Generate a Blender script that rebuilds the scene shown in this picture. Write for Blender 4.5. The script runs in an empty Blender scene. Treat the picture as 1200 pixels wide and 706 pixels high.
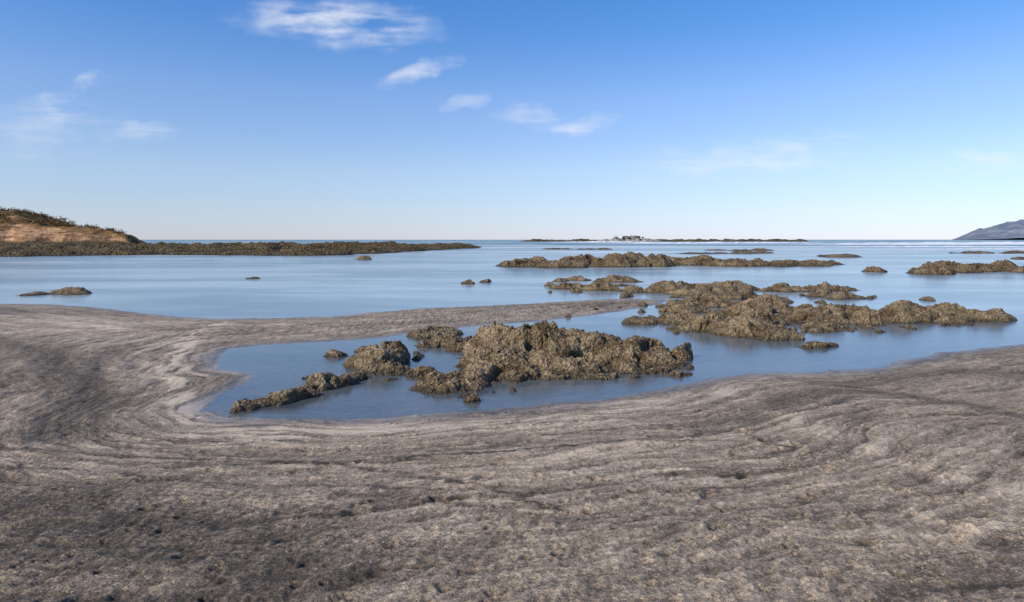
import bpy, math
import numpy as np

# ------------------------------------------------------------------ helpers
CAM_H = 1.7      # eye height above the water (m)
FOC = 800.0      # focal length used for the site survey
HOR = 281.0
def W(a, b):
    d = CAM_H * FOC / (b - HOR)
    return ((a - 600.0) * d / FOC, d)

_perms = {}
def _perm(seed):
    if seed not in _perms:
        r = np.random.RandomState(seed)
        p = r.permutation(256)
        g = r.normal(size=(256, 3)); g /= np.linalg.norm(g, axis=1)[:, None]
        _perms[seed] = (np.concatenate([p, p, p]), g)
    return _perms[seed]
def perlin(x, y, z=0.0, seed=0):
    p, g = _perm(seed)
    x = np.asarray(x, float); y = np.asarray(y, float); z = np.zeros_like(x) + z
    xi = np.floor(x).astype(np.int64); yi = np.floor(y).astype(np.int64); zi = np.floor(z).astype(np.int64)
    xf = x - xi; yf = y - yi; zf = z - zi
    u = xf**3*(xf*(xf*6-15)+10); v = yf**3*(yf*(yf*6-15)+10); w = zf**3*(zf*(zf*6-15)+10)
    def gr(a, b, c):
        h = p[p[p[(xi+a) & 255] + ((yi+b) & 255)] + ((zi+c) & 255)]
        gg = g[h]
        return gg[..., 0]*(xf-a) + gg[..., 1]*(yf-b) + gg[..., 2]*(zf-c)
    def L(a, b, t): return a + t*(b-a)
    return 1.6*L(L(L(gr(0,0,0), gr(1,0,0), u), L(gr(0,1,0), gr(1,1,0), u), v),
             L(L(gr(0,0,1), gr(1,0,1), u), L(gr(0,1,1), gr(1,1,1), u), v), w)
def fbm(x, y, z=0.0, seed=0, octv=4, gain=0.5):
    s = 0; a = 1.0; f = 1.0
    for o in range(octv):
        s = s + a*perlin(x*f, y*f, z*f if not np.isscalar(z) else z+o*7.3, seed+o); a *= gain; f *= 2.03
    return s
def worley(x, y, seed=0):
    r = np.random.RandomState(seed)
    tx = r.rand(64, 64); ty = r.rand(64, 64); tv = r.rand(64, 64)
    xi = np.floor(x).astype(np.int64); yi = np.floor(y).astype(np.int64)
    f1 = np.full(x.shape, 9.0); f2 = np.full(x.shape, 9.0); val = np.zeros(x.shape)
    for a in (-1, 0, 1):
        for b in (-1, 0, 1):
            cx = (xi+a) & 63; cy = (yi+b) & 63
            d = np.hypot(xi+a+tx[cx, cy]-x, yi+b+ty[cx, cy]-y)
            m = d < f1
            f2 = np.where(m, f1, np.minimum(f2, d))
            val = np.where(m, tv[cx, cy], val)
            f1 = np.where(m, d, f1)
    return f1, f2, val
def sstep(a, b, x):
    t = np.clip((x-a)/(b-a), 0, 1); return t*t*(3-2*t)

def grid_mesh(name, X, Y, Z, keep=None, attrs=None, smooth=True):
    ny, nx = X.shape
    idx = np.arange(nx*ny).reshape(ny, nx)
    q = np.stack([idx[:-1, :-1], idx[:-1, 1:], idx[1:, 1:], idx[1:, :-1]], -1).reshape(-1, 4)
    co = np.stack([X, Y, Z], -1).reshape(-1, 3)
    at = {k: v.reshape(-1) for k, v in (attrs or {}).items()}
    if keep is not None:
        k = keep.reshape(-1)
        q = q[k[q].any(axis=1)]
        used = np.unique(q)
        remap = -np.ones(nx*ny, np.int64); remap[used] = np.arange(len(used))
        q = remap[q]; co = co[used]; at = {a: b[used] for a, b in at.items()}
    me = bpy.data.meshes.new(name)
    me.vertices.add(len(co)); me.vertices.foreach_set("co", co.astype(np.float32).ravel())
    me.loops.add(q.size); me.loops.foreach_set("vertex_index", q.astype(np.int32).ravel())
    me.polygons.add(len(q))
    me.polygons.foreach_set("loop_start", np.arange(0, q.size, 4, dtype=np.int32))
    me.polygons.foreach_set("loop_total", np.full(len(q), 4, np.int32))
    me.update(calc_edges=True)
    me.polygons.foreach_set("use_smooth", np.full(len(q), smooth))
    for a, b in at.items():
        A = me.attributes.new(a, 'FLOAT', 'POINT'); A.data.foreach_set("value", b.astype(np.float32))
    ob = bpy.data.objects.new(name, me); bpy.context.collection.objects.link(ob)
    return ob

class NT:
    def __init__(s, tree): s.t = tree; s.n = tree.nodes; s.l = tree.links
    def new(s, typ, **kw):
        n = s.n.new(typ)
        for k, v in kw.items(): setattr(n, k, v)
        return n
    def put(s, sock, v):
        if isinstance(v, bpy.types.NodeSocket): s.l.new(v, sock)
        elif isinstance(v, (tuple, list)) and len(v) == 3 and sock.type == 'RGBA': sock.default_value = (*v, 1)
        else: sock.default_value = v
    def math(s, op, a, b=0.0, c=0.0, clamp=False):
        n = s.new('ShaderNodeMath', operation=op, use_clamp=clamp)
        s.put(n.inputs[0], a); s.put(n.inputs[1], b)
        return n.outputs[0]
    def mix(s, f, a, b, mode='MIX'):
        n = s.new('ShaderNodeMix', data_type='RGBA', blend_type=mode)
        s.put(n.inputs[0], f); s.put(n.inputs[6], a); s.put(n.inputs[7], b)
        return n.outputs[2]
    def noise(s, vec, scale, detail=4, rough=0.5, dist=0.0):
        n = s.new('ShaderNodeTexNoise'); s.put(n.inputs['Vector'], vec)
        n.inputs['Scale'].default_value = scale; n.inputs['Detail'].default_value = detail
        n.inputs['Roughness'].default_value = rough; n.inputs['Distortion'].default_value = dist
        return n.outputs['Fac']
    def ramp(s, f, a, b, lo=0.0, hi=1.0):
        n = s.new('ShaderNodeMapRange', interpolation_type='SMOOTHSTEP')
        s.put(n.inputs[0], f); n.inputs[1].default_value = a; n.inputs[2].default_value = b
        n.inputs[3].default_value = lo; n.inputs[4].default_value = hi
        return n.outputs[0]
    def attr(s, name):
        return s.new('ShaderNodeAttribute', attribute_name=name).outputs['Fac']
    def mapping(s, vec, scale=(1,1,1), rot=(0,0,0)):
        n = s.new('ShaderNodeMapping'); s.put(n.inputs[0], vec)
        n.inputs['Scale'].default_value = scale; n.inputs['Rotation'].default_value = rot
        return n.outputs[0]
    def xyz(s, a, b, c):
        n = s.new('ShaderNodeCombineXYZ'); s.put(n.inputs[0], a); s.put(n.inputs[1], b); s.put(n.inputs[2], c)
        return n.outputs[0]
    def bump(s, h, dist, strength=1.0, normal=None):
        n = s.new('ShaderNodeBump'); s.put(n.inputs['Height'], h)
        n.inputs['Distance'].default_value = dist; s.put(n.inputs['Strength'], strength)
        if normal is not None: s.put(n.inputs['Normal'], normal)
        return n.outputs[0]
def material(name):
    m = bpy.data.materials.new(name); m.use_nodes = True
    m.node_tree.nodes.clear()
    k = NT(m.node_tree); out = k.new('ShaderNodeOutputMaterial')
    return m, k, out
def principled(k, out, col, rough, normal=None, spec=0.5):
    p = k.new('ShaderNodeBsdfPrincipled')
    k.put(p.inputs['Base Color'], col); k.put(p.inputs['Roughness'], rough)
    k.put(p.inputs['Specular IOR Level'], spec)
    if normal is not None: k.put(p.inputs['Normal'], normal)
    k.l.new(p.outputs[0], out.inputs[0]); return p

# ------------------------------------------------------------------ shoreline
shore_px = [(0,356),(60,357),(110,360),(160,366),(205,371),(255,374),(330,373),(390,371),(440,366),(500,361),(560,359),
 (620,356),(680,352),(740,350),(785,352),(770,358),(735,364),(690,371),(640,376),(590,380),(540,385),(480,392),(430,398),(380,401),(320,404),
 (270,409),(252,417),(258,432),(300,438),(285,450),(252,466),(238,480),(262,490),(330,491),(400,492),(450,490),(490,486),(560,481),(620,476),
 (690,470),(750,461),(800,452),(845,442),(890,437),(960,437),(1020,431),(1060,423),(1100,414),(1150,408),(1200,404)]
poly = [W(*p) for p in shore_px] + [(14,11.6),(40,14),(300,20),(300,-80),(-300,-80),(-300,24),(-40,20.5)]
poly = np.array(poly)
def seg_dist(X, Y, P, closed):
    n = len(P); D = np.full(X.shape, 1e9)
    for i in range(n if closed else n-1):
        ax, ay = P[i]; bx, by = P[(i+1) % n]
        dx, dy = bx-ax, by-ay
        t = np.clip(((X-ax)*dx+(Y-ay)*dy)/(dx*dx+dy*dy+1e-12), 0, 1)
        D = np.minimum(D, (X-ax-t*dx)**2+(Y-ay-t*dy)**2)
    return np.sqrt(D)
def shore_sd(X, Y):
    D = seg_dist(X, Y, poly, True)
    ins = np.zeros(X.shape, bool); n = len(poly)
    for i in range(n):
        ax, ay = poly[i]; bx, by = poly[(i+1) % n]
        if ay == by: continue
        c = ((ay > Y) != (by > Y)) & (X < (bx-ax)*(Y-ay)/(by-ay)+ax)
        ins ^= c
    return np.where(ins, D, -D)

# ------------------------------------------------------------------ sand + seabed sheet
def axis(start, end, stepf):
    v = [start]
    while v[-1] < end: v.append(v[-1]+stepf(v[-1]))
    return v
xs = axis(0, 9000, lambda a: 0.0095 if a < 2.6 else (0.0095+(a-2.6)*0.0035 if a < 12 else 0.045+(a-12)*0.12))
xs = np.array([-a for a in xs[:0:-1]] + xs)
ys = axis(2.4, 9000, lambda a: 0.0085 if a < 3.6 else (a*a/1360*0.9 if a < 26 else 0.48+(a-26)*0.15))
ys = np.array([-120,-60,-30,-15,-8,-4,-2,-1,0,.6,1.1,1.5,1.8,2.0,2.2,2.3] + ys)
X, Y = np.meshgrid(xs, ys)
sd = shore_sd(X, Y)
near = np.exp(-(np.hypot(X, Y-6)/40)**2)
sdn = sd + near*(0.10*perlin(X*1.3, Y*1.3, 0, 11) + 0.06*perlin(X*4, Y*4, 0, 12) + .025*perlin(X*14, Y*14, 0, 13))
Zb = np.where(sdn > 0, 0.012*np.minimum(sdn, .5)/.5 + 0.12*sstep(0.15, 3.2, sdn) + 0.02*np.clip(sdn-3, 0, 10),
              np.maximum(sdn*0.06, -0.14) + np.clip((sdn+1.5)*0.02, -1.2, 0))
wx = X + .35*perlin(X*.8, Y*.8, 1.7, 21); wy = Y + .35*perlin(X*.8, Y*.8, 5.1, 22)
sw = sd + .20*perlin(X*.9, Y*.9, 3.3, 23) + .055*perlin(X*2.7, Y*2.7, 3.3, 24) + .015*perlin(X*8, Y*8, 1.3, 25)
flow = fbm(sw*2.6, wx*.32, wy*.32, 31, 3, .6)
flow2 = fbm(sw*9.5, wx*1.05, wy*1.05, 35, 3, .6)
flow3 = fbm(sw*27.0, wx*3.6, wy*3.6, 38, 2, .6)
ang = np.radians(72) - .10*X
U = X*np.cos(ang)+Y*np.sin(ang); V = -X*np.sin(ang)+Y*np.cos(ang)
V2 = V + .12*perlin(X*1.6, Y*1.6, 0, 41)
stri = fbm(V2*12, U*2.6, 0, 43, 3, .6)
stri2 = fbm(V2*32, U*9, 0, 47, 2, .6)
lump = fbm(X*5, Y*5, 0, 51, 4, .55)
fine = fbm(X*21, Y*21, 0, 55, 3, .65)
dry = sstep(0.05, 1.2, sdn)*near
fore = sstep(6.0, 3.6, Y)
relief = dry*((.013*flow + .008*flow2)*(1-.25*fore) + .0048*flow3*(1-.45*fore) + .0035*lump + .0045*fine + fore*(.0055*stri + .0045*stri2))
tr = np.abs((sw*1.15 + .25*flow) % 1.0)
relief += dry*.017*(tr - sstep(.88, 1.0, tr)*1.0)*(.5+.8*np.clip(perlin(X*.35, Y*.35, 9.1, 61)+.3, 0, 1))
tr2 = np.abs((sw*3.1 + .5*flow + .15*flow2) % 1.0)
relief += dry*.008*(tr2 - sstep(.85, 1.0, tr2)*1.0)*np.clip(perlin(X*.6, Y*.6, 2.1, 62)*1.6+.4, 0, 1)
rs = np.random.RandomState(5)
pock = np.zeros_like(X)
def dimple(cx, cy, rx, ry, a, depth):
    R = 2.2*max(rx, ry)
    i0, i1 = np.searchsorted(xs, [cx-R, cx+R]); j0, j1 = np.searchsorted(ys, [cy-R, cy+R])
    if i1 <= i0 or j1 <= j0: return
    xx = X[j0:j1, i0:i1]-cx; yy = Y[j0:j1, i0:i1]-cy
    u = xx*math.cos(a)+yy*math.sin(a); v = -xx*math.sin(a)+yy*math.cos(a)
    r2 = (u/rx)**2+(v/ry)**2
    relief[j0:j1, i0:i1] += depth*(-np.exp(-r2*1.6) + .38*np.exp(-(np.sqrt(r2)-1.25)**2*7))
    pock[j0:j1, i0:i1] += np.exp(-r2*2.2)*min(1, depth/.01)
for i in range(1500):
    cy = 2.4+rs.rand()**1.3*5.5; cx = rs.uniform(-1, 1)*(cy*.95)
    r = rs.uniform(.010, .032)
    dimple(cx, cy, r*rs.uniform(.8, 1.7), r, rs.uniform(-1.2, 1.2), rs.uniform(.005, .016))
for (sx, sy, dx, dy, n) in [(.6, 2.9, .22, .42, 7), (2.6, 3.2, -.12, .5, 6), (-1.9, 3.0, .35, .3, 6), (1.4, 3.2, .42, .18, 7)]:
    a = math.atan2(dy, dx)
    for s in range(n):
        off = .07*(1 if s % 2 else -1)
        dimple(sx+dx*s-off*math.sin(a), sy+dy*s+off*math.cos(a), .085, .038, a+rs.uniform(-.15, .15), .022)
Z = Zb + relief*1.25
def band(pts, w, s, k=0.5):
    P = [W(*p) for p in pts]
    d = seg_dist(X + .08*lump, Y+.08*flow2, P, False)
    w2 = w*(1+.55*perlin(X*1.1, Y*1.1, 0, 71))
    return s*np.exp(-(d/np.maximum(w2, .02))**2)
tone = .56 + (.13*flow + .20*flow2)*(1-.22*fore) + .17*flow3*(1-.5*fore) + .10*stri*fore + .09*stri2*fore + .07*lump + .10*fine
tone += .14*perlin(X*.25, Y*.25, 4.4, 77) + .08*perlin(X*.9, Y*.9, 4.4, 78)
tone -= .36*sstep(.80, .96, tr)*sstep(1.0, .965, tr)*np.clip(.45+.9*perlin(X*.7, Y*.7, 7.7, 63), 0, 1)*dry
tone -= .24*sstep(.78, .95, tr2)*sstep(1.0, .96, tr2)*np.clip(.25+1.3*perlin(X*.8, Y*.8, 3.7, 64), 0, 1)*dry
streak = np.clip(.65+1.1*np.clip(flow2+.2, -.6, 1)+.5*flow3, 0, 2)
tone += streak*band([(330,385),(260,385),(225,398),(205,425),(208,455),(222,485),(260,505),(340,508),(450,503)], .22, .26)
tone += streak*band([(350,379),(270,380),(222,398),(200,430),(206,462),(230,496)], .10, .22)
tone += band([(855,466),(900,488),(950,515),(1010,546),(1090,578),(1200,606)], .14, .18)*(.3+streak)
tone += streak*band([(0,376),(60,376),(130,388),(180,410),(200,440)], .7, .16)
tone += streak*band([(-200,590),(0,545),(200,518),(350,516),(520,505),(700,492),(850,460)], .22, .18)
tone += streak*band([(560,590),(700,560),(850,560),(1000,590),(1100,640)], .28, .10)
tone -= streak*band([(-50,400),(60,425),(110,470),(60,520)], .30, .24)
tone -= (.5+.5*streak)*band([(-100,600),(50,620),(150,660),(330,700)], .55, .30)
tone -= (.3+.8*streak)*band([(0,538),(200,548),(400,555),(560,590),(650,625)], .028, .40)
tone -= (.3+.8*streak)*band([(330,568),(450,548),(620,535),(720,527),(840,532)], .022, .40)
tone -= (.3+.8*streak)*band([(0,562),(160,572),(300,590),(420,586),(520,598)], .022, .34)
tone -= (.3+.8*streak)*band([(640,515),(760,505),(860,520),(930,545)], .02, .32)
tone -= streak*band([(400,600),(520,610),(640,640),(800,650)], .05, .2)
tone -= streak*band([(1260,445),(1100,440),(1000,455),(930,470),(890,480)], .30, .28)
tone -= streak*band([(960,452),(1100,480),(1250,520)], .14, .28)
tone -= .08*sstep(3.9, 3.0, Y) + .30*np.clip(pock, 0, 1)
ground = grid_mesh('sand_beach', X, Y, Z, attrs={'shore': sdn, 'tone': np.clip(tone, -.3, 1.4), 'sw': np.clip(sw, -30, 30)})
m, k, out = material('volcanic_sand')
geo = k.new('ShaderNodeNewGeometry'); P = geo.outputs['Position']
t = k.attr('tone'); s = k.attr('shore'); swa = k.attr('sw')
sp = k.new('ShaderNodeSeparateXYZ'); k.put(sp.inputs[0], P)
n1 = k.noise(P, 10, 3, .65); n2 = k.noise(P, 65, 3, .75); n3 = k.noise(P, 300, 1, .6)
fl = k.noise(k.xyz(k.math('MULTIPLY', swa, 44), k.math('MULTIPLY', sp.outputs[0], 9), k.math('MULTIPLY', sp.outputs[1], 9)), 1, 3, .65)
tt = k.math('ADD', t, k.math('MULTIPLY', k.math('SUBTRACT', n1, .5), .38))
tt = k.math('ADD', tt, k.math('MULTIPLY', k.math('SUBTRACT', fl, .5), .85))
tt = k.math('ADD', tt, k.math('MULTIPLY', k.math('SUBTRACT', n2, .5), 1.4))
tt = k.math('ADD', tt, k.math('MULTIPLY', k.math('SUBTRACT', n3, .5), 1.3))
cr = k.new('ShaderNodeValToRGB'); k.put(cr.inputs[0], tt)
e = cr.color_ramp.elements
e[0].position = 0.0; e[0].color = (.048, .038, .027, 1)
e[1].position = 1.0; e[1].color = (.66, .535, .385, 1)
for p_, c_ in ((.25, (.118, .092, .065, 1)), (.5, (.250, .194, .133, 1)), (.75, (.43, .338, .238, 1))):
    x_ = e.new(p_); x_.color = c_
col = cr.outputs[0]
vo = k.new('ShaderNodeTexVoronoi'); k.put(vo.inputs['Vector'], P); vo.inputs['Scale'].default_value = 50
cs = k.new('ShaderNodeSeparateColor'); k.put(cs.inputs[0], vo.outputs['Color'])
chip0 = k.math('LESS_THAN', vo.outputs['Distance'], .25)
chip = k.math('MULTIPLY', chip0, k.math('GREATER_THAN', k.math('ADD', cs.outputs[0], k.math('MULTIPLY', t, .35)), 1.06))
deb = k.math('MULTIPLY', chip0, k.math('LESS_THAN', cs.outputs[1], .14))
col = k.mix(k.math('MULTIPLY', chip, .75), col, (.72, .60, .46))
col = k.mix(k.math('MULTIPLY', deb, .75), col, (.03, .024, .02))
wet = k.ramp(k.math('ADD', s, k.math('MULTIPLY', k.math('SUBTRACT', n1, .5), .2)), .03, .48, 1, 0)
col = k.mix(k.math('MULTIPLY', wet, .66), col, k.mix(1.0, col, (.42, .40, .38), 'MULTIPLY'))
rough = k.math('SUBTRACT', .92, k.math('MULTIPLY', wet, .60))
hgt = k.math('ADD', k.math('MULTIPLY', n1, .8), k.math('ADD', k.math('MULTIPLY', n2, .6), k.math('MULTIPLY', n3, .22)))
hgt = k.math('ADD', hgt, k.math('MULTIPLY', fl, .5))
hgt = k.math('ADD', hgt, k.math('MULTIPLY', k.math('ADD', chip, deb), .18))
principled(k, out, col, rough, k.bump(hgt, .021, k.math('SUBTRACT', 1.0, k.math('MULTIPLY', wet, .85))), .4)
ground.data.materials.append(m)

# ------------------------------------------------------------------ water
me = bpy.data.meshes.new('sea_water')
S = 12000
me.from_pydata([(-S, -40, 0), (S, -40, 0), (S, S, 0), (-S, S, 0)], [], [(0, 1, 2, 3)])
sea = bpy.data.objects.new('sea_water', me); bpy.context.collection.objects.link(sea)
m, k, out = material('calm_sea_water')
geo = k.new('ShaderNodeNewGeometry'); P = geo.outputs['Position']
lo = k.noise(k.mapping(P, (.05, .16, .1)), 1, 4, .6, .6)
mid = k.noise(k.mapping(P, (.22, .9, .5)), 1, 3, .6, .8)
sep = k.new('ShaderNodeSeparateXYZ'); k.put(sep.inputs[0], P)
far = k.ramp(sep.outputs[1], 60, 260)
body = k.mix(k.ramp(lo, .38, .64), (.14, .205, .245), (.38, .455, .485))
body = k.mix(k.math('MULTIPLY', k.ramp(mid, .48, .72), .5), body, (.52, .565, .575))
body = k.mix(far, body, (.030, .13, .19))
surf = k.math('MULTIPLY', k.ramp(k.noise(k.mapping(P, (.010, .05, .05)), 1, 3, .6, .4), .50, .62), k.ramp(sep.outputs[1], 60, 90))
body = k.mix(k.math('MULTIPLY', surf, .8), body, (.70, .75, .77))
dif = k.new('ShaderNodeBsdfDiffuse'); k.put(dif.inputs[0], body)
tra = k.new('ShaderNodeBsdfTransparent'); tra.inputs[0].default_value = (.84, .85, .83, 1)
mx = k.new('ShaderNodeMixShader'); k.put(mx.inputs[0], k.ramp(sep.outputs[1], 7, 24, .20, 1.0))
k.l.new(tra.outputs[0], mx.inputs[1]); k.l.new(dif.outputs[0], mx.inputs[2])
gl = k.new('ShaderNodeBsdfGlossy'); gl.inputs['Roughness'].default_value = .17
gl.inputs[0].default_value = (.92, .95, .93, 1)
fr = k.new('ShaderNodeFresnel'); fr.inputs[0].default_value = 1.33
fac = k.math('MULTIPLY', k.math('MINIMUM', fr.outputs[0], .55), k.math('SUBTRACT', 1.0, k.math('MULTIPLY', k.math('MAXIMUM', far, surf), .5)))
mx2 = k.new('ShaderNodeMixShader'); k.put(mx2.inputs[0], fac)
k.l.new(mx.outputs[0], mx2.inputs[1]); k.l.new(gl.outputs[0], mx2.inputs[2])
k.l.new(mx2.outputs[0], out.inputs[0])
sea.data.materials.append(m)
rsf = np.random.RandomState(9)
V_ = []; F_ = []
for (x0, x1, y, w, hf) in [(40, 150, 300, 8, .8), (120, 290, 285, 9, .9), (90, 200, 225, 6, .6), (55, 135, 150, 3, .25), (20, 90, 400, 8, .9), (60, 110, 120, 2, .15)]:
    n = 60; b0 = len(V_)
    for i in range(n+1):
        t = i/n; x = x0+(x1-x0)*t; yc = y+4*math.sin(t*7+x0)+rsf.uniform(-.6, .6); ww = w*math.sin(math.pi*t)**.6*rsf.uniform(.5, 1)+.05
        V_ += [(x, yc-ww, .03), (x, yc, hf*math.sin(math.pi*t)*rsf.uniform(.5, 1)+.04), (x, yc+ww, .03)]
        if i:
            a = b0+3*(i-1); F_ += [(a, a+3, a+4, a+1), (a+1, a+4, a+5, a+2)]
me = bpy.data.meshes.new('surf_foam'); me.from_pydata(V_, [], F_)
foam = bpy.data.objects.new('surf_foam', me); bpy.context.collection.objects.link(foam)
m, k, out = material('foam'); P = k.new('ShaderNodeNewGeometry').outputs['Position']
principled(k, out, k.mix(k.noise(P, .4, 3), (.5, .56, .6), (.85, .87, .88)), .9)
me.materials.append(m)

# ------------------------------------------------------------------ reef rocks
def rock_mat(name, dark, midc, light, sc, weed=(.062, .052, .020)):
    m, k, out = material(name)
    geo = k.new('ShaderNodeNewGeometry'); P = geo.outputs['Position']
    a = k.noise(P, 2.2*sc, 4, .65); b = k.noise(P, 14*sc, 4, .7); c = k.noise(P, 55*sc, 2, .7)
    cv = k.attr('crev')
    v = k.math('ADD', k.math('MULTIPLY', a, .45), k.math('MULTIPLY', b, .55))
    v = k.math('ADD', v, k.math('MULTIPLY', cv, .55))
    cr = k.new('ShaderNodeValToRGB'); k.put(cr.inputs[0], v)
    e = cr.color_ramp.elements
    e[0].position = .48; e[0].color = (*dark, 1); e[1].position = 1.0; e[1].color = (*light, 1)
    x_ = e.new(.73); x_.color = (*midc, 1)
    col = k.mix(k.ramp(c, .35, .6, .5, 0), cr.outputs[0], dark)
    vo = k.new('ShaderNodeTexVoronoi'); k.put(vo.inputs['Vector'], P); vo.inputs['Scale'].default_value = 24*sc
    col = k.mix(k.ramp(vo.outputs['Distance'], .35, .75, 0, .55), col, dark)
    sep = k.new('ShaderNodeSeparateXYZ'); k.put(sep.inputs[0], P)
    col = k.mix(k.ramp(k.math('SUBTRACT', k.math('MULTIPLY', a, 1.0), k.math('MULTIPLY', sep.outputs[2], .6*sc)), .42, .62, 0, .5), col, weed)
    wz = k.math('ADD', sep.outputs[2], k.math('MULTIPLY', k.math('SUBTRACT', a, .5), .10))
    wet = k.ramp(wz, .005/sc**.3, .07/sc**.5, 1, 0)
    col = k.mix(k.math('MULTIPLY', wet, .62), col, (.028, .021, .013))
    h = k.math('ADD', k.math('MULTIPLY', b, 1.0), k.math('MULTIPLY', c, .45))
    h = k.math('SUBTRACT', h, k.math('MULTIPLY', vo.outputs['Distance'], .7))
    principled(k, out, col, k.math('SUBTRACT', .88, k.math('MULTIPLY', wet, .4)), k.bump(h, .06/sc, 1.0), .25)
    return m
MR = rock_mat('barnacled_rock', (.038, .027, .014), (.220, .152, .080), (.47, .355, .215), 1.0)
MRF = rock_mat('weathered_reef_rock', (.036, .026, .013), (.19, .130, .066), (.39, .285, .17), .35)
MSH = rock_mat('weedy_reef_rock', (.026, .021, .010), (.115, .082, .034), (.24, .17, .08), .12)

def rock(name, lumps, res, seed, cell=.22, amp=.07, mat=None, base=-.3, jag=.74, shrink=.9, broken=.55):
    L = np.array(lumps, float)   # x,y,rx,ry,rot(deg),H
    R = np.maximum(L[:, 2], L[:, 3])*1.35+cell*.5
    x0 = (L[:, 0]-R).min(); x1 = (L[:, 0]+R).max(); y0 = (L[:, 1]-R).min(); y1 = (L[:, 1]+R).max()
    nx = max(12, int((x1-x0)/res)); ny = max(12, int((y1-y0)/res))
    X, Y = np.meshgrid(np.linspace(x0, x1, nx), np.linspace(y0, y1, ny))
    c = cell
    wx = X + c*.8*fbm(X/(c*3), Y/(c*3), 1.3, seed, 3); wy = Y + c*.8*fbm(X/(c*3), Y/(c*3), 6.3, seed+3, 3)
    wx += c*.28*perlin(X/(c*.6), Y/(c*.6), 0, seed+7); wy += c*.28*perlin(X/(c*.6), Y/(c*.6), 3.3, seed+8)
    Z = np.full(X.shape, base); E = np.full(X.shape, -1.0)
    for (cx, cy, rx, ry, rot, H) in lumps:
        rx *= shrink; ry *= shrink
        a = math.radians(rot); dx = wx-cx; dy = wy-cy
        u = dx*math.cos(a)+dy*math.sin(a); v = -dx*math.sin(a)+dy*math.cos(a)
        e = 1-np.sqrt((u/rx)**2+(v/ry)**2)
        h = H*(.36*sstep(0, .25, e)+.64*sstep(.0, .85, e)) - .06*(e < 0) + np.minimum(e, 0)*max(rx, ry)*1.3
        Z = np.maximum(Z, h); E = np.maximum(E, e)
    edge = sstep(-.02, .25, E); Hm = L[:, 5].max()
    f1, f2, val = worley(wx/c, wy/c, seed)
    g1, g2, gval = worley(wx/(c*.4)+5, wy/(c*.4), seed+1)
    h1, h2, hval = worley(wx/(c*.17)+9, wy/(c*.17), seed+2)
    k1 = np.sqrt(np.clip((f2-f1)*1.8, 0, 1)); k2 = np.sqrt(np.clip((g2-g1)*1.8, 0, 1)); k3 = np.sqrt(np.clip((h2-h1)*1.6, 0, 1))
    rid = 1-np.abs(fbm(X/(c*2.2), Y/(c*2.2), 0, seed+20, 4, .55))
    sc = np.clip(Z/(Hm+1e-6), 0.15, 1)
    Z = np.where(Z > 0, Z*(1-broken*sstep(.30, .12, val)*sstep(0, .22, f2-f1)), Z)
    Z = Z + edge*amp*jag*((k1*(.6+.6*val)-.92)*.8 + .50*(k2*(.5+gval)-.6) + .30*(k3*(.5+hval)-.6) + .4*(rid-.75)) * (.45+.55*sc)
    Z += edge*amp*.12*fbm(X/(c*.22), Y/(c*.22), 0, seed+30, 3, .6)
    Z = np.maximum(Z, base)
    q = c*.8
    dxx = perlin(X/q, Y/q, Z/q*1.2, seed+40); dyy = perlin(X/q, Y/q, Z/q*1.2+9, seed+41)
    q2 = q*.3
    dx2 = perlin(X/q2, Y/q2, Z/q2, seed+42); dy2 = perlin(X/q2, Y/q2, Z/q2+5, seed+43)
    crev = np.clip(.42*k1+.3*k2+.15*k3+.35*val-.1, 0, 1)
    keep = Z > base+.02
    Xo = X+c*.22*dxx+c*.06*dx2; Yo = Y+c*.22*dyy+c*.06*dy2
    ob = grid_mesh(name, Xo, Yo, Z, keep, {'crev': crev}, True)
    ob.data.materials.append(mat or MR)
    return ob
r3 = np.random.RandomState(31)
def rubble(areas, seed, res, cell, amp):
    L = []
    for (cx, cy, sx, sy, n, r0, r1, h) in areas:
        for _ in range(n):
            r = r3.uniform(r0, r1)
            L.append((cx+r3.normal()*sx, cy+r3.normal()*sy, r, r*r3.uniform(.6, 1), r3.uniform(0, 180), h*r3.uniform(.5, 1.2)))
    rock('rock_rubble', L, res, seed, cell, amp, broken=0)

# main outcrop in the tide pool
rock('rock_outcrop', [(.40,9.7,.80,.7,0,.52),(-.15,9.9,.6,.55,0,.46),(-.12,8.95,.6,.65,30,.27),(1.05,9.7,.95,.5,-5,.40),(1.75,9.45,.62,.42,0,.34),
     (-.62,7.95,.50,.34,35,.16),(-.10,8.25,.6,.28,10,.18),(.55,8.85,.85,.35,5,.19),(1.35,8.9,.6,.28,-5,.17),
     (-.30,9.2,.5,.35,60,.28),(.5,10.2,.8,.5,0,.43),(.35,8.25,.6,.16,0,.07),(-.5,7.35,.12,.1,0,.10),(.9,8.3,.40,.12,5,.06),(2.05,9.2,.3,.2,0,.16)], .013, 101, .26, .12, shrink=1.0)
rock('rock_outcrop', [(-1.78,9.1,.36,.30,0,.26),(-1.68,9.4,.34,.26,0,.30),(-1.60,8.75,.34,.17,0,.13),(-1.98,9.3,.25,.2,0,.2)], .012, 133, .2, .07, broken=.3)
rock('rock_outcrop', [(-1.35,12.2,.52,.6,0,.14)], .016, 151, .24, .06, broken=.3)
rock('rock_outcrop', [(-1.12,11.0,.42,.30,10,.15),(-.85,10.5,.38,.28,0,.13)], .016, 157, .22, .06, broken=.3)
rock('rock_outcrop', [(-2.08,7.9,.36,.20,60,.17),(-2.38,7.3,.42,.20,62,.13),(-2.64,6.95,.32,.14,55,.08),(-1.95,8.2,.22,.12,40,.1)], .011, 171, .2, .045, broken=.1)
rock('boulder', [(2.42,9.75,.25,.2,0,.20),(2.5,9.85,.14,.12,0,.21)], .012, 191, .16, .05, broken=0)
rock('boulder', [(-2.62,9.95,.20,.14,0,.10)], .013, 195, .12, .03, broken=0)
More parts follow.
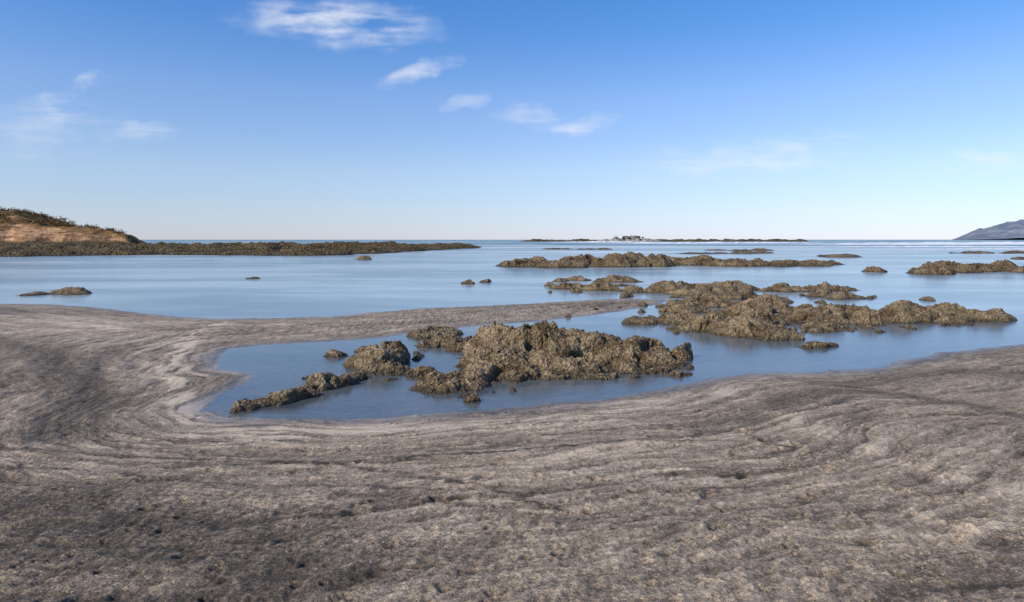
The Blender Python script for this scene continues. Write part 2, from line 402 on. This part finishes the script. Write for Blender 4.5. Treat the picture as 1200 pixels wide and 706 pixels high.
rock('boulder', [(-2.2,10.3,.15,.11,0,.09)], .013, 196, .12, .03, broken=0)
rock('boulder', [(-1.1,8.55,.24,.14,20,.12),(-.88,8.35,.14,.10,0,.09)], .012, 199, .13, .04, broken=0)
rock('boulder', [(1.9,8.75,.25,.12,10,.08),(1.8,9.1,.2,.1,0,.07),(2.05,8.55,.12,.1,0,.06)], .013, 203, .12, .03, broken=0)
rock('boulder', [(2.6,13.9,.48,.45,0,.14),(2.9,14.4,.25,.25,0,.10)], .02, 207, .2, .05, broken=0)
rubble([(-.3,7.9,.35,.2,7,.04,.10,.05),(.9,8.45,.6,.1,12,.04,.11,.06),(-1.3,8.9,.3,.5,7,.04,.11,.06),(-2.2,8.6,.35,.5,4,.03,.09,.05),(2.1,9.0,.25,.25,7,.04,.10,.05),(-1.5,10.3,.5,.4,5,.05,.12,.06),(-.9,11.8,.6,.4,5,.05,.14,.06)], 211, .013, .12, .035)
# second reef, right of centre
rock('rock_reef', [(3.65,12.9,.75,.75,20,.29),(4.2,12.3,.85,.6,0,.30),(4.6,11.8,.5,.4,0,.22),(3.5,14.2,.6,.5,0,.26),(4.7,13.6,.9,.6,0,.29),
     (5.2,14.9,1.1,.6,0,.31),(5.9,15.9,1.1,.6,0,.33),(6.3,13.9,.85,.55,0,.27),(6.0,12.9,.5,.3,0,.16),(6.95,13.6,.55,.4,0,.22),(4.0,15.9,.8,.4,0,.24),
     (7.4,15.6,.8,.5,0,.28),(6.7,14.8,.8,.6,0,.28),(4.9,17.3,1.1,.5,0,.28)], .020, 221, .33, .14)
rock('rock_reef', [(8.1,14.3,.75,.60,0,.32),(8.7,14.9,.85,.50,0,.36),(7.75,14.9,.42,.45,0,.26),(9.1,14.0,.55,.33,0,.20)], .022, 251, .32, .12)
rock('rock_reef', [(10.0,14.4,.75,.42,-10,.24),(9.6,15.2,.6,.45,0,.30)], .022, 257, .32, .10)
rock('boulder', [(4.8,10.8,.33,.13,0,.10),(5.05,10.9,.15,.1,0,.07)], .014, 271, .12, .03, broken=0)
rubble([(5.4,12.6,.5,.25,10,.06,.16,.07),(6.6,13.1,.5,.2,10,.06,.16,.07),(4.1,16.8,1.3,.8,16,.08,.22,.10),(8.6,13.5,.7,.2,8,.06,.15,.06),(3.2,12.6,.3,.4,6,.06,.14,.06),(7.6,17.0,1.0,.8,12,.08,.25,.10)], 275, .022, .18, .05)
rock('rock_reef', [(2.0,23.6,.8,.45,0,.26),(3.0,22.8,1.0,.5,0,.28)], .035, 281, .38, .14)
rock('rock_reef', [(4.9,21.8,.9,.5,0,.30),(5.9,21.0,1.1,.6,0,.31),(6.9,19.8,.8,.6,0,.27),
     (7.1,18.4,.6,.5,0,.20),(5.5,23.2,1.2,.5,0,.32),(7.2,22.8,1.2,.5,0,.32),(3.9,22.3,.6,.35,0,.22)], .035, 284, .4, .16)
rock('rock_reef', [(4.2,27.5,1.2,.7,0,.28),(2.9,28.4,.7,.4,0,.2),(2.0,27.6,.5,.35,0,.16)], .04, 287, .4, .12)
rock('rock_reef', [(8.9,22.5,1.0,.45,0,.26),(10.4,22.8,1.3,.45,0,.26)], .035, 291, .4, .14)
rubble([(5.5,19.8,1.3,1.0,16,.12,.35,.15),(3.6,24.6,1.2,.8,9,.14,.34,.14),(9.5,21.0,1.5,1.0,10,.12,.32,.13),(2.4,22.2,.6,.4,5,.14,.28,.12)], 292, .035, .25, .07)
rock('boulder', [(9.6,19.6,.7,.35,0,.20)], .03, 293, .3, .08, broken=0)
rock('boulder', [(-1.7,26.2,.4,.25,0,.18)], .03, 295, .25, .06, broken=0)
rock('boulder', [(-1.1,27.2,.28,.2,0,.14)], .03, 296, .25, .06, broken=0)
rock('boulder', [(-12.6,58,.8,.6,0,.36)], .08, 297, .5, .12, broken=0)
rock('boulder', [(-14.6,21.0,.45,.5,0,.10),(-13.8,21.4,.75,.6,0,.20)], .03, 299, .3, .06, broken=0)
rock('boulder', [(-11.2,29.5,.4,.25,0,.09)], .03, 303, .2, .03, broken=0)
# long offshore bar
r2 = np.random.RandomState(77)
L = []
for i in range(34):
    t = i/33
    x = -.2+t*21.6+r2.uniform(-.4, .4); y = 42.5+2.4*t+r2.uniform(-1.6, 3.2)
    L.append((x, y, r2.uniform(.9, 1.7), r2.uniform(.8, 1.8), 0, (.30+.40*math.sin(math.pi*min(1, t*1.1+.12)))*r2.uniform(.75, 1.15)))
rock('rock_reef', L, .075, 311, .7, .28, MRF, shrink=1.05)
rock('boulder', [(18.9,35.8,.7,.7,0,.3),(19.7,36.3,.5,.5,0,.2)], .07, 325, .5, .14, MRF, broken=0)
L = []
for i in range(20):
    t = i/19
    y_ = 34.5+r2.uniform(-1.0, 4.5)+t*2
    L.append((y_*.595+t*14+r2.uniform(0, .8), y_, r2.uniform(.8, 1.5), r2.uniform(.7, 1.3), 0, r2.uniform(.3, .58)))
rock('rock_reef', L, .075, 331, .7, .24, MRF)
for j, (cx, cy, n, w, hh) in enumerate([(10,118,6,7,.35),(26,84,5,5,.3),(38,105,5,8,.4),(47,60,6,5,.35),(60,84,4,4,.4),(74,95,4,4,.4),(33,68,4,3,.3)]):
    L = [(cx+r2.uniform(-w, w), cy+r2.uniform(-2.5, 2.5), r2.uniform(1.2, 2.6), r2.uniform(1, 2.0), 0, hh*r2.uniform(.5, 1)) for _ in range(n)]
    rock('rock_reef', L, .22, 341+j*7, 1.2, .2, MRF)
# weedy shelf on the left, running out from the headland
edge_pts = [(-200,300),(0,301.5),(100,300),(200,299),(280,300.3),(350,300.3),(400,298),(450,295.5),(500,293.3),(545,290.8)]
L = []
for i in range(len(edge_pts)-1):
    (ax, ay), (bx, by) = W(*edge_pts[i]), W(*edge_pts[i+1])
    n = max(3, int(math.hypot(bx-ax, by-ay)/5))
    for q in range(n):
        t = (q+.5)/n
        x = ax+(bx-ax)*t; y = ay+(by-ay)*t
        sc_ = 1.0 if i < 7 else .7
        L.append((x+r2.uniform(-.6, .6), y+4+r2.uniform(-1, 1.2), r2.uniform(3, 4.2), r2.uniform(3, 4.2), 0, r2.uniform(.4, .85)*sc_))
        for rr in range(4):
            xx = (x/y)*(y+10+rr*9)+r2.uniform(-3, 3)
            yy = y+10+rr*9+r2.uniform(-2, 2)
            if (xx*800/yy+600) < 540: L.append((xx, yy, r2.uniform(5, 7), r2.uniform(5, 7), 0, r2.uniform(.7, 1.35)*sc_))
rock('rock_shelf', L, .42, 401, 1.9, .46, MSH, jag=1.0)

# ------------------------------------------------------------------ headland
nx, ny = 420, 260
X, Y = np.meshgrid(np.linspace(-300, -66, nx), np.linspace(110, 290, ny))
wx = X+3.5*fbm(X/18, Y/18, 0, 501, 4); wy = Y+5*fbm(X/22, Y/22, 4.4, 505, 4)
dE = (-80-wx)-(Y-145)*.58 ; dS = (wy-140)
d = np.minimum(dE, dS)
Zh = (2.1+2.0*sstep(0, 18, dE))*sstep(-1.0, 3.2, d) + 3.3*sstep(2.5, 16, dS)*sstep(13, 29, dE) + .6*sstep(8, 60, d) + .5*fbm(X/14, Y/14, 0, 511, 3)*sstep(0, 15, dE)
Zh += .7*np.abs(fbm(X/3.0, Y/3.0, 0, 515, 4))*sstep(-2, 1, d)*sstep(12, 2, d)
Zh += 1.2*sstep(-10, 0, d)-.6
Xh = X+1.2*perlin(X/5, Y/5, Zh/2, 521); Yh = Y+1.6*perlin(X/5, Y/5, Zh/2, 525)
hl = grid_mesh('headland', Xh, Yh, Zh, Zh > -.55)
m, k, out = material('headland_soil_and_grass')
geo = k.new('ShaderNodeNewGeometry'); P = geo.outputs['Position']
sn = k.new('ShaderNodeSeparateXYZ'); k.put(sn.inputs[0], geo.outputs['Normal'])
n1 = k.noise(P, .35, 5, .7); n2 = k.noise(k.mapping(P, (.4, .4, 2.2)), 1.0, 5, .7)
cliff = k.mix(k.ramp(n2, .35, .65), (.12, .060, .032), (.46, .29, .17))
grass = k.mix(k.ramp(n1, .38, .62), (.055, .042, .016), (.25, .14, .055))
f = k.ramp(k.math('ADD', sn.outputs[2], k.math('MULTIPLY', k.math('SUBTRACT', n1, .5), .5)), .60, .85)
sp = k.new('ShaderNodeSeparateXYZ'); k.put(sp.inputs[0], P)
col = k.mix(f, cliff, grass)
col = k.mix(k.ramp(k.math('ADD', sp.outputs[2], k.math('MULTIPLY', n1, 1.2)), 1.5, 2.4, 1, 0), col, (.07, .055, .03))
principled(k, out, col, .95, k.bump(n1, 1.2, .8), .1)
hl.data.materials.append(m)

def height_at(x, y):
    i = int(np.clip((x+300)/234*(nx-1), 0, nx-1)); j = int(np.clip((y-110)/180*(ny-1), 0, ny-1))
    return Zh[j, i], d[j, i]
def foliage(name, pts, colA, colB, leaf):
    V = []; F = []; T = []
    for (x, y, z, r, hh, n) in pts:
        u = r2.normal(size=(n, 3)); u /= np.linalg.norm(u, axis=1)[:, None]
        rad = r2.uniform(.35, 1, n)**.6
        c = np.stack([x+u[:, 0]*r*rad, y+u[:, 1]*r*rad, z+hh*.5+u[:, 2]*hh*.55*rad], -1)
        c += r*.22*r2.normal(size=c.shape)
        tone = r2.rand()
        for p in c:
            a = r2.normal(size=3); a /= np.linalg.norm(a); b = np.cross(a, r2.normal(size=3)); b /= np.linalg.norm(b)
            s_ = leaf*r2.uniform(.5, 1.3); i = len(V)
            V += [tuple(p+a*s_), tuple(p+b*s_), tuple(p-a*s_*.8), tuple(p-b*s_*.7)]; F.append((i, i+1, i+2, i+3))
            T += [np.clip(tone*.6+.4*r2.rand(), 0, 1)]*4
    me = bpy.data.meshes.new(name); me.from_pydata(V, [], F)
    A = me.attributes.new('tone', 'FLOAT', 'POINT'); A.data.foreach_set('value', np.array(T, np.float32))
    ob = bpy.data.objects.new(name, me); bpy.context.collection.objects.link(ob)
    m, k, out = material(name+'_leaves')
    principled(k, out, k.mix(k.attr('tone'), colA, colB), .9, None, .1)
    ob.data.materials.append(m); return ob
pts = []
tries = 0
while len(pts) < 650 and tries < 12000:
    tries += 1
    x = r2.uniform(-200, -86); y = r2.uniform(140, 200)
    z, di = height_at(x, y)
    if di < 2.5 or z < 3 or fbm(np.array([x/10]), np.array([y/10]), 0, 541, 2)[0] < -.25: continue
    r = r2.uniform(.4, 1.1)
    pts.append((x, y, z, r, r*r2.uniform(.5, .9), 50))
foliage('shrubs', pts, (.050, .038, .014), (.27, .155, .06), .17)
def bare_tree(x, y, z, H, seed):
    rr = np.random.RandomState(seed); V = []; F = []
    def limb(p, dr, ln, rad, depth):
        q = p+dr*ln; a = np.cross(dr, [0.3, .2, 1.0]); a /= np.linalg.norm(a)+1e-9; b = np.cross(dr, a)
        i = len(V)
        for s_ in range(4):
            t = s_*math.pi/2; V.append(tuple(p+(a*math.cos(t)+b*math.sin(t))*rad))
        for s_ in range(4):
            t = s_*math.pi/2; V.append(tuple(q+(a*math.cos(t)+b*math.sin(t))*rad*.6))
        for s_ in range(4): F.append((i+s_, i+(s_+1) % 4, i+4+(s_+1) % 4, i+4+s_))
        if depth:
            for _ in range(3 if depth > 1 else 4):
                nd = dr+rr.normal(size=3)*.55; nd[2] = abs(nd[2])*.8+.15; nd /= np.linalg.norm(nd)
                limb(p+dr*ln*rr.uniform(.55, 1), nd, ln*rr.uniform(.55, .8), rad*.6, depth-1)
    limb(np.array([x, y, z-.2]), np.array([rr.uniform(-.2, .2), 0, 1.0]), H*.35, H*.03, 4)
    me = bpy.data.meshes.new('bare_tree'); me.from_pydata(V, [], F)
    ob = bpy.data.objects.new('bare_tree', me); bpy.context.collection.objects.link(ob)
    ob.data.materials.append(BARK)
BARK, k, out = material('bark'); P = k.new('ShaderNodeNewGeometry').outputs['Position']
principled(k, out, k.mix(k.noise(P, 6), (.07, .05, .035), (.18, .13, .09)), .9)
for i, (x, y, H) in enumerate([(-105,156,2.0),(-108,157,1.7),(-111,156,2.2),(-115,157,1.6),(-120,160,2.0),(-118,158,1.5)]):
    bare_tree(x, y, height_at(x, y)[0], H, 600+i)

# ------------------------------------------------------------------ islet on the horizon
L = []
for i in range(46):
    t = i/45
    L.append((16+t*236+r2.uniform(-3, 3), 600+r2.uniform(-6, 6), r2.uniform(5, 11), r2.uniform(4, 8), 0, r2.uniform(1.3, 2.6)))
rock('rock_islet', L, .9, 701, 4, .8, MSH)
MI = rock_mat('pale_islet_rock', (.20, .17, .14), (.36, .31, .26), (.62, .58, .52), .08, (.3, .27, .22))
L = [(104,590,10,8,0,5.4),(92,590,9,6,0,3.4),(118,592,12,6,0,2.6),(82,592,8,5,0,2.2)]
rock('rock_islet', L, .6, 721, 4, .8, MI, broken=.2)
pts = [(103+r2.normal()*5, 588+r2.normal()*2, 1.8+r2.uniform(0, 2.4), r2.uniform(.8, 1.8), r2.uniform(.8, 1.4), 60) for _ in range(18)]
foliage('islet_bushes', pts, (.05, .05, .028), (.11, .10, .05), .4)

# ------------------------------------------------------------------ distant mountain
X, Y = np.meshgrid(np.linspace(1500, 5200, 320), np.linspace(2700, 4600, 160))
B = X/Y*3300
cr_ = sstep(2090, 2260, B)*44+sstep(2180, 2560, B)*62+sstep(2500, 4200, B)*100
pr = np.exp(-((Y-3300)/420.0)**2)
Zm = cr_*pr*(1+.30*(1-np.abs(fbm(X/200, Y/260, 0, 801, 5)))-.2)-4+9*fbm(X/70, Y/90, 0, 805, 4)*sstep(5, 50, cr_*pr)
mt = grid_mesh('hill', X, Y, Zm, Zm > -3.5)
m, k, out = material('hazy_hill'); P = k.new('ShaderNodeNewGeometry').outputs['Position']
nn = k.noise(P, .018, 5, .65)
principled(k, out, k.mix(k.ramp(nn, .38, .62), (.12, .155, .21), (.22, .24, .275)), 1.0, None, 0)  # blue-grey aerial haze is painted into the hill's base colours
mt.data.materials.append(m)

# ------------------------------------------------------------------ sun + sky
EL, AZ = math.radians(35), math.radians(236)   # azimuth clockwise from +Y
from mathutils import Vector
to_sun = Vector((math.sin(AZ)*math.cos(EL), math.cos(AZ)*math.cos(EL), math.sin(EL)))
sl = bpy.data.lights.new('sun', 'SUN'); sl.energy = 5.0; sl.angle = math.radians(.5); sl.color = (1, .905, .765)
so = bpy.data.objects.new('sun', sl); bpy.context.collection.objects.link(so)
so.rotation_euler = (-to_sun).to_track_quat('-Z', 'Y').to_euler()

w = bpy.data.worlds.new('World'); bpy.context.scene.world = w; w.use_nodes = True
w.node_tree.nodes.clear(); k = NT(w.node_tree)
out = k.new('ShaderNodeOutputWorld'); bg = k.new('ShaderNodeBackground'); bg.inputs[1].default_value = .12
sky = k.new('ShaderNodeTexSky', sky_type='NISHITA'); sky.sun_disc = False
sky.sun_elevation = EL; sky.sun_rotation = AZ; sky.air_density = 1.0; sky.dust_density = 0.0; sky.ozone_density = 3.0
tc = k.new('ShaderNodeTexCoord'); D = tc.outputs['Generated']
sp = k.new('ShaderNodeSeparateXYZ'); k.put(sp.inputs[0], D)
tint = k.new('ShaderNodeValToRGB'); k.put(tint.inputs[0], sp.outputs[2])
e = tint.color_ramp.elements
e[0].position = 0; e[0].color = (.64, .74, 1.22, 1); e[1].position = .38; e[1].color = (.46, .92, 1.42, 1)
for p_, c_ in ((.04, (.79, .83, 1.12, 1)), (.10, (.98, .97, 1.14, 1)), (.20, (.94, 1.03, 1.28, 1)), (.29, (.60, .96, 1.36, 1))):
    x_ = e.new(p_); x_.color = c_
yy = k.math('MAXIMUM', sp.outputs[1], .05)
u = k.math('DIVIDE', sp.outputs[0], yy); v = k.math('DIVIDE', sp.outputs[2], yy)
skyc = k.mix(1.0, sky.outputs[0], tint.outputs[0], 'MULTIPLY')
clouds = [(-.262,.318,.14,.034,-4,.95),(-.19,.30,.06,.016,10,.7),(-.14,.246,.06,.014,20,.8),(-.07,.205,.035,.010,16,.45),(.02,.186,.055,.014,-8,.6),
          (.095,.170,.055,.013,6,.7),(.06,.176,.08,.014,-3,.4),(.36,.125,.18,.026,5,.6),(.42,.138,.07,.013,4,.6),(.69,.113,.07,.018,0,.55),(-.655,.193,.05,.018,8,.6),(-.62,.23,.022,.012,40,.45),
          (-.54,.158,.045,.016,5,.45),(-.7,.16,.14,.04,0,.3)]
uv = k.new('ShaderNodeCombineXYZ'); k.put(uv.inputs[0], u); k.put(uv.inputs[1], v)
wn = k.new('ShaderNodeTexNoise'); k.put(wn.inputs['Vector'], uv.outputs[0]); wn.inputs['Scale'].default_value = 16; wn.inputs['Detail'].default_value = 3
wsep = k.new('ShaderNodeSeparateColor'); k.put(wsep.inputs[0], wn.outputs['Color'])
uw = k.math('ADD', u, k.math('MULTIPLY', k.math('SUBTRACT', wsep.outputs[0], .5), .10))
vw = k.math('ADD', v, k.math('MULTIPLY', k.math('SUBTRACT', wsep.outputs[1], .5), .045))
st = k.noise(k.mapping(uv.outputs[0], (9, 60, 1), (0, 0, math.radians(-14))), 1, 4, .55, .3)
blot = k.noise(k.mapping(uv.outputs[0], (12, 26, 1)), 1, 4, .6)
tot = None
for (cu, cv_, a, b, tl, s_) in clouds:
    t_ = math.radians(tl); du = k.math('SUBTRACT', uw, cu); dv = k.math('SUBTRACT', vw, cv_)
    p1 = k.math('ADD', k.math('MULTIPLY', du, math.cos(t_)/a), k.math('MULTIPLY', dv, math.sin(t_)/a))
    p2 = k.math('ADD', k.math('MULTIPLY', du, -math.sin(t_)/b), k.math('MULTIPLY', dv, math.cos(t_)/b))
    r_ = k.math('ADD', k.math('MULTIPLY', p1, p1), k.math('MULTIPLY', p2, p2))
    g_ = k.math('MULTIPLY', k.ramp(r_, -.4, 1.6, 1, 0), s_)
    tot = g_ if tot is None else k.math('MAXIMUM', tot, g_)
mask = k.math('MULTIPLY', tot, k.ramp(k.math('ADD', k.math('MULTIPLY', st, .5), k.math('MULTIPLY', blot, .5)), .36, .66))
mask = k.math('MULTIPLY', mask, k.ramp(sp.outputs[1], .1, .3))
skyc = k.mix(k.math('MULTIPLY', mask, .9), skyc, (7.6, 7.7, 8.2))
k.put(bg.inputs[0], skyc); k.l.new(bg.outputs[0], out.inputs[0])

# ------------------------------------------------------------------ camera
cd = bpy.data.cameras.new('camera'); cam = bpy.data.objects.new('camera', cd); bpy.context.collection.objects.link(cam)
cd.sensor_width = 36; cd.lens = 24; cd.shift_y = -72/1200; cd.clip_end = 30000; cd.clip_start = .05
cam.location = (0, 0, CAM_H); cam.rotation_euler = (math.radians(90), 0, 0)
bpy.context.scene.camera = cam
bpy.context.scene.view_settings.view_transform = 'Standard'
bpy.context.scene.view_settings.look = 'None'
bpy.context.scene.view_settings.exposure = 0
